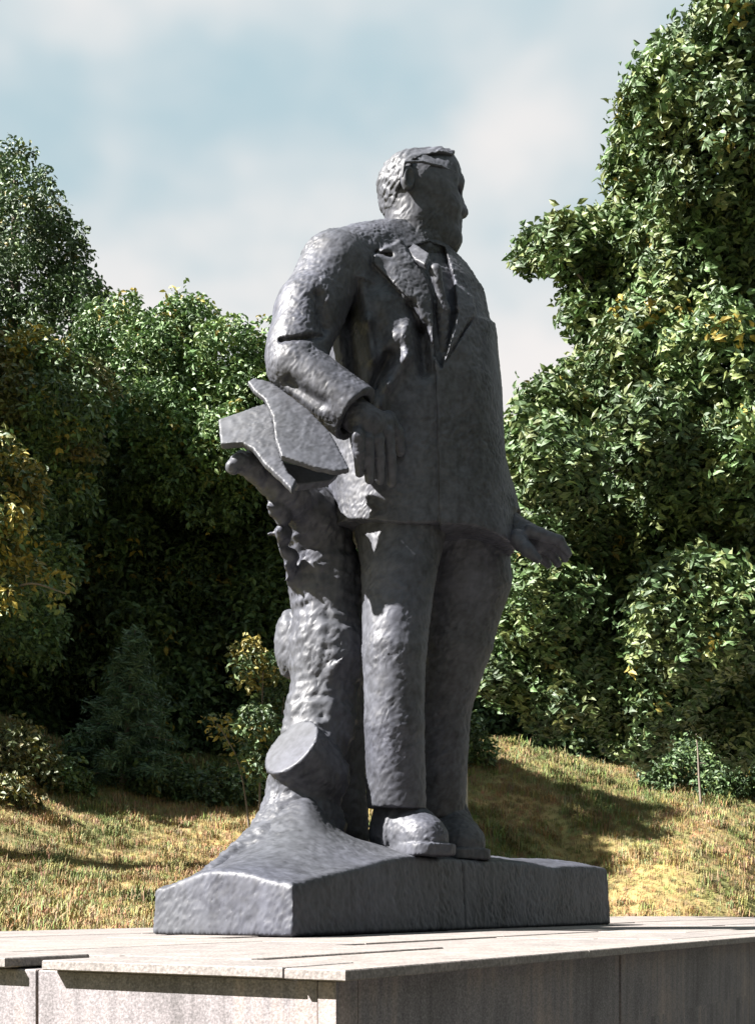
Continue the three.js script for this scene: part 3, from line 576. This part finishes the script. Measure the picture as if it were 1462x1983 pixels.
// the large-leaved tree on the right
{
  const d = 12.6, clumps = CL(d, [[1430, 50, 90], [1350, 150, 95], [1290, 190, 85], [1275, 300, 95], [1400, 290, 140], [1270, 420, 95], [1170, 480, 70], [1095, 480, 55], [1040, 490, 42, 0.8], [1210, 560, 100], [1135, 605, 48, 0.8], [1330, 540, 150], [1445, 480, 120], [1250, 690, 110], [1190, 650, 60], [1140, 770, 80], [1060, 800, 62], [1020, 850, 45], [1380, 720, 130], [1075, 900, 85], [1010, 930, 50], [1255, 840, 80], [1350, 900, 120], [1440, 900, 110], [1100, 1020, 100], [1030, 1070, 65], [1250, 1030, 105], [1400, 1060, 130], [1060, 1170, 105], [1200, 1160, 120], [1350, 1200, 130], [1450, 1210, 100], [975, 1210, 50], [1010, 1290, 85], [945, 1305, 42], [1140, 1310, 105], [1280, 1330, 85], [1400, 1350, 90], [1060, 1385, 40], [1240, 1440, 40], [1440, 1430, 50], [1195, 1400, 50]], 1.0);
  const b = onGround(1600, 13.6);
  tree('broadleaf_tree', 'large-leaved green tree with a long branch reaching over the lawn beside the statue', {
    clumps, density: 205, geo: bigSprig, pal: [[0.042, 0.080, 0.021], [0.050, 0.094, 0.025], [0.076, 0.115, 0.029], [0.034, 0.064, 0.021], [0.098, 0.122, 0.034]], leaves: 300, lift: 1.0,
    trunk: [[b, b.clone().add(new THREE.Vector3(0.05, 2.5, 0)), P(1560, 900, 13.4), P(1450, 400, 13.0), P(1390, 100, 13)], 0.28, 0.06],
    limbs: [[[P(1545, 900, 13.4), P(1400, 780, 13.5), P(1240, 680, 13.2), P(1110, 520, 12.7)], 0.09, 0.012], [[P(1570, 1100, 13.4), P(1400, 980, 13.6), P(1250, 930, 13.2), P(1110, 890, 12.7)], 0.08, 0.012], [[P(1580, 1250, 13.5), P(1350, 1180, 13.5), P(1120, 1150, 12.9)], 0.08, 0.012], [[P(1470, 500, 13), P(1370, 380, 13.2), P(1310, 230, 12.8)], 0.07, 0.012]],
    opt: { yel: 0.02, droop: 0.35, size: [0.68, 1.12] },
  });
}
// trees up the left bank
{
  const b1 = onGround(40, 27);
  tree('conifer_tree', 'tall dark tree with a stepped pointed crown above the left bank', { clumps: CL(26, [[28, 300, 24], [25, 350, 45], [58, 290, 14, 0.7], [85, 350, 26], [92, 410, 46], [40, 430, 66], [100, 480, 60], [150, 450, 20], [150, 500, 36], [155, 555, 50], [60, 540, 95], [190, 580, 35], [110, 600, 80], [20, 640, 80], [-60, 500, 110], [-40, 350, 80], [-90, 640, 110]].map(([x, y, r, k]) => [x, y + r * 0.3, r * 0.82, k]), 0.8, 1.5), density: 62, pal: GREEN, trunk: [[b1, P(30, 800, 27), P(30, 350, 26.3)], 0.35, 0.06], opt: { yel: 0.03 } });
  const b2 = onGround(330, 26);
  tree('broadleaf_tree', 'bright green bushy tree behind the papers of the statue', { lift: 1.35, clumps: CL(22.5, [[220, 650, 75], [300, 700, 80], [365, 640, 65], [350, 700, 90], [440, 690, 70], [500, 700, 45], [515, 640, 22, 0.5], [490, 760, 65], [400, 790, 80], [300, 810, 85], [440, 860, 70], [345, 600, 30, 0.7], [245, 600, 28, 0.6], [560, 800, 60], [620, 860, 70], [330, 900, 80, 1, GREEN], [250, 900, 80, 1, GREEN], [420, 950, 80, 1, GREEN], [500, 900, 60, 1, GREEN]], 0.8), density: 66, pal: [[0.055, 0.105, 0.03], [0.07, 0.125, 0.033], [0.09, 0.13, 0.036], [0.04, 0.075, 0.026]], trunk: [[b2, P(340, 1100, 25.8), P(350, 700, 23)], 0.16, 0.05], limbs: [[[P(340, 900, 24.2), P(420, 820, 23), P(470, 740, 22.5)], 0.06, 0.02], [[P(340, 900, 24.2), P(270, 820, 23), P(240, 700, 22.5)], 0.06, 0.02]], opt: { yel: 0.04 } });
  const b3 = onGround(-40, 21);
  tree('broadleaf_tree', 'yellowing tree in front of the tall pointed tree', { lift: 1.25, clumps: CL(20, [[60, 680, 45, 1, YELLOW], [110, 720, 55, 1, GREEN], [40, 780, 60, 1, OLIVE], [130, 790, 70, 1, GREEN], [170, 740, 50], [-10, 850, 60, 1, OLIVE], [150, 860, 45, 0.7, OLIVE], [-60, 720, 90, 1, OLIVE], [-80, 850, 90, 1, OLIVE], [60, 880, 60, 0.8, GREEN], [120, 950, 60, 0.8, GREEN], [40, 1000, 70, 0.8, GREEN], [80, 1100, 70, 0.8, GREEN], [60, 1220, 70, 0.8, GREEN]], 0.6), density: 66, pal: OLIVE, trunk: [[b3, P(0, 1000, 20.8), P(60, 740, 20.2)], 0.08, 0.04], opt: { yel: 0.06 } });
  // darker trees filling the bank behind
  const dark = [[130, 960, 25, 'shaded tree low on the bank under the yellowing tree'], [300, 980, 24.5, 'shaded tree low on the bank under the bright green tree'], [450, 1010, 25, 'shaded tree on the bank just behind the lowest papers'], [590, 1040, 24, 'shaded tree on the bank behind the stump of the statue'], [720, 1000, 26, 'shaded tree on the bank behind the legs of the statue'], [900, 1080, 25, 'shaded tree on the bank between statue and large-leaved tree'], [1130, 1150, 24.5, 'shaded tree on the bank behind the large-leaved tree'], [1370, 1150, 24, 'shaded tree on the bank behind the outer boughs of the large-leaved tree'], [-20, 1020, 24.5, 'shaded tree on the bank beside the yellow-leaved branches'], [60, 1120, 27.5, 'shaded tree deep in the wood behind the yellowing tree'], [220, 1120, 28, 'shaded tree deep in the wood behind the young fir'], [400, 1120, 28, 'shaded tree deep in the wood above the grass edge'], [560, 1120, 28, 'shaded tree deep in the wood behind the slender shrub']];
  for (const [x, y, dd, label] of dark) {
    const b = onGround(x, dd + 1.5), cl = [];
    for (let k = 0; k < 20; k++) cl.push([x + rr(-95, 95), y - 230 + 700 * (k / 19) + rr(-30, 30), rr(62, 95)]);
    tree('broadleaf_tree', label, { clumps: CL(dd, cl, 1.0), density: 30, pal: GREEN, trunk: [[b, P(x, y + 100, dd + 0.8), P(x, y - 120, dd + 0.4)], 0.16, 0.04], group: 'shaded trees on the bank', opt: { yel: 0.02, size: [1.0, 1.7], shell: 0.3 } });
  }
}
// trees farther left, out of the picture, that shade the bank
for (const [x, d, h, label, slim] of [[-9.8, 18.2, 9, 'tall tree left of the bank, nearest to the young fir'], [-10.2, 21.5, 10, 'tall tree left of the bank, between the row and the pointed tree'], [-13, 17, 10, 'tall tree left of the bank, first in the row'], [-13.5, 21, 12, 'tall tree left of the bank, second in the row'], [-17, 19, 14, 'tall tree left of the bank, behind the row'], [-7.8, 16, 9.4, 'tall slim tree left of the lawn whose shade falls on the crest', 1], [-6.9, 13.6, 9.4, 'tall slim tree left of the pedestal whose shade streaks the lawn', 1]]) {
  const b = new THREE.Vector3(x, groundHeight(x, -d) - 0.1, -d), clumps = [];
  for (let k = 0; k < (slim ? 9 : 20); k++) clumps.push({ c: b.clone().add(new THREE.Vector3(rr(-1.8, 1.8), h * (slim ? rr(0.72, 1.02) : rr(0.3, 1)), slim ? rr(-1.2, 1.2) : rr(-1.6, 1.6))), r: slim ? (d < 15 ? rr(0.3, 0.55) : rr(0.6, 1.0)) : rr(1.0, 1.7) });
  tree('broadleaf_tree', label, { clumps, density: slim ? 30 : 24, pal: GREEN, trunk: [[b, b.clone().add(new THREE.Vector3(0.2, h * 0.5, 0)), b.clone().add(new THREE.Vector3(0, h * 0.9, 0))], 0.25, 0.05], group: 'tall trees left of the bank', opt: { size: slim ? [1.3, 2] : [1.8, 2.8] } });
}
// the park trees round the clearing, behind the camera and to the right
for (const [x, d, h, label] of [[13, 4, 12, 'broad park tree right of the pedestal, level with its corner'], [15, -4, 13, 'broad park tree right of the clearing, second from the pedestal'], [11, -11, 12, 'broad park tree at the right corner of the clearing'], [4, -14, 13, 'broad park tree across the clearing from the statue, right of the path'], [-3, -15, 12, 'broad park tree straight across the clearing from the statue'], [16, 11, 12, 'broad park tree right of the large-leaved tree']]) {
  const b = new THREE.Vector3(x, groundHeight(x, -d) - 0.1, -d), clumps = [];
  for (let k = 0; k < 12; k++) clumps.push({ c: b.clone().add(new THREE.Vector3(rr(-2.6, 2.6), h * rr(0.2, 1), rr(-2.6, 2.6))), r: rr(1.5, 2.3) });
  tree('broadleaf_tree', label, { clumps, density: 7, pal: GREEN, trunk: [[b, b.clone().add(new THREE.Vector3(0.2, h * 0.5, 0)), b.clone().add(new THREE.Vector3(0, h * 0.9, 0))], 0.3, 0.06], group: 'park trees round the clearing', opt: { size: [2.2, 3.2] } });
}
// yellow-leaved branches at the left edge
{
  const b = onGround(-25, 12.5);
  tree('broadleaf_tree', 'thin tree with yellow leaf sprays at the left edge of the lawn', { clumps: CL(12.5, [[10, 900, 32, 0.7], [45, 950, 36, 0.7], [20, 1010, 34, 0.7], [60, 930, 30, 0.5], [-10, 1080, 50, 0.8], [50, 1110, 30, 0.6], [95, 1140, 28, 0.4], [15, 1160, 36, 0.7], [-50, 1000, 70, 1], [-40, 880, 60]], 0.3), density: 230, pal: YELLOW.concat(GREEN, GREEN), trunk: [[b, P(-6, 1250, 12.5), P(-10, 1050, 12.5), P(-20, 850, 12.5)], 0.05, 0.02], limbs: [[[P(8, 1150, 12.5), P(60, 1130, 12.4), P(130, 1150, 12.4)], 0.015, 0.005]], opt: { size: [0.5, 0.9], yel: 0.35 } });
}
// shrubs
function shrub(name, label, o) { const t = thing(name, label, 'shrub', o.group); for (const l of o.stems) mesh('stem', limb(...l), o.bark ?? barkMat, t); instanced('foliage', o.geo ?? smallSprig, leafMat, crownItems(o.clumps, o.density, o.pal ?? GREEN, o.opt), t); return t; }
{
  const b = onGround(500, 13.2);
  shrub('shrub', 'slender shrub with yellow and green leaves beside the stump of the statue', { clumps: CL(13, [[480, 1265, 26, 0.6, YELLOW], [510, 1300, 30, 0.7, YELLOW], [540, 1290, 28, 0.7], [470, 1310, 24, 0.4], [535, 1370, 40], [500, 1400, 34], [560, 1420, 40], [420, 1400, 26, 0.3, YELLOW], [450, 1430, 24, 0.3, YELLOW], [500, 1470, 34, 0.8], [540, 1480, 40, 0.8]], 0.3), density: 210, stems: [[[b, P(505, 1450, 13.1), P(510, 1300, 13)], 0.018, 0.006], [[b, P(540, 1450, 13.1), P(550, 1350, 13)], 0.018, 0.006], [[b, P(460, 1470, 13.1), P(420, 1400, 13)], 0.014, 0.005]], opt: { size: [0.45, 0.8], yel: 0.1 } });
  // young fir
  const fd = groundAt(235, 1530, 12), fb = onGround(235, fd), ft = thing('fir_sapling', 'young fir with layered branches on the shaded bank', 'tree'), top = P(262, 1225, fd), items = [];
  mesh('trunk', limb([fb, fb.clone().lerp(top, 0.5), top], 0.05, 0.008), barkMat, ft);
  const hgt = top.y - fb.y;
  for (let k = 0; k < 46; k++) {
    const t = 0.1 + 0.9 * k / 46, y = fb.y + hgt * t, L = 1.0 * (1 - t) + 0.06, az = k * 2.4 + rr(-.2, .2), o = fb.clone().lerp(top, t), e = o.clone().add(new THREE.Vector3(Math.cos(az) * L, -0.12 * L + 0.05, Math.sin(az) * L));
    mesh('branch', limb([o, o.clone().lerp(e, 0.5).add(new THREE.Vector3(0, 0.05, 0)), e], 0.012, 0.004), barkMat, ft);
    const n = Math.ceil(L * 26) + 3;
    for (let i = 0; i < n; i++) { const q = o.clone().lerp(e, rr(0.15, 1.05)).add(new THREE.Vector3(rr(-.09, .09), rr(-.05, .04), rr(-.09, .09))), c = rr(0.7, 1.3); items.push({ p: q, q: new THREE.Quaternion().setFromEuler(new THREE.Euler(rr(-.5, .5), az + rr(-1, 1), rr(-.5, .5))), s: rr(0.8, 1.25), c: [0.05 * c, 0.095 * c, 0.05 * c] }); }
  }
  instanced('needles', needleSprig, leafMat, items, ft);
  const shr = [[30, 1500, 60, 'olive shrub on the grass at the left end of the bank', OLIVE], [125, 1530, 36, 'low leafy shrub at the foot of the young fir', GREEN], [20, 1560, 34, 'low yellow-green shrub below the olive shrub', OLIVE], [1262, 1500, 26, 'small green shrub on the slope behind the bare sapling', GREEN], [320, 1545, 50, 'dark low shrub between the young fir and the grass edge', GREEN], [420, 1560, 46, 'dark low shrub on the grass edge near the stump', GREEN], [520, 1555, 50, 'dark low shrub on the grass edge right behind the stump', GREEN], [1080, 1440, 46, 'dark shrub on the crest under the large-leaved tree', GREEN], [1180, 1470, 50, 'dark shrub on the slope under the hanging boughs', GREEN], [1330, 1530, 60, 'dark shrub behind the bare sapling', GREEN], [1440, 1545, 60, 'dark shrub at the right end of the lawn', GREEN], [190, 1500, 60, 'dark shrub behind the young fir', GREEN], [965, 1440, 62, 'dark shrub on the crest behind the pale sapling', GREEN], [870, 1470, 60, 'dark shrub on the crest right behind the trousers of the statue', GREEN]];
  for (const [x, gy, r, label, pal] of shr) { const d = groundAt(x, gy, 12), b0 = onGround(x, d), y = gy - r * 0.75; shrub('shrub', label, { clumps: CL(d, [[x, y, r], [x - r * 0.8, y + r * 0.4, r * 0.7], [x + r * 0.8, y + r * 0.5, r * 0.7]], 0.3), density: 100, pal, stems: [[[b0, b0.clone().lerp(P(x, y, d), 0.5), P(x, y, d)], 0.02, 0.006]], opt: { size: [0.6, 1.0], yel: pal === GREEN ? 0.02 : 0.08 } }); }
  // thin trunks
  const e1 = groundAt(902, 1590, 13), e2 = groundAt(1358, 1562, 13), s1 = onGround(902, e1), s2 = onGround(1358, e2);
  const a1 = thing('sapling', 'thin pale sapling trunk standing on the shaded slope behind the statue', 'tree');
  mesh('trunk', limb([s1, P(901, 1480, e1), P(897, 1380, e1), P(905, 1250, e1)], 0.03, 0.012), paleBark, a1);
  instanced('crown', smallSprig, leafMat, crownItems(CL(e1, [[905, 1270, 40], [890, 1330, 30]]), 120, GREEN, { size: [0.5, 0.9] }), a1);
  const a2 = thing('sapling', 'thin bare sapling standing on the lawn under the large-leaved tree', 'tree');
  mesh('trunk', limb([s2, P(1353, 1510, e2), P(1350, 1450, e2), P(1345, 1400, e2)], 0.022, 0.006), barkMat, a2);
  mesh('branch', limb([P(1351, 1478, e2), P(1362, 1478, e2), P(1372, 1484, e2)], 0.008, 0.003), barkMat, a2);
}
renderer.render(scene, camera);
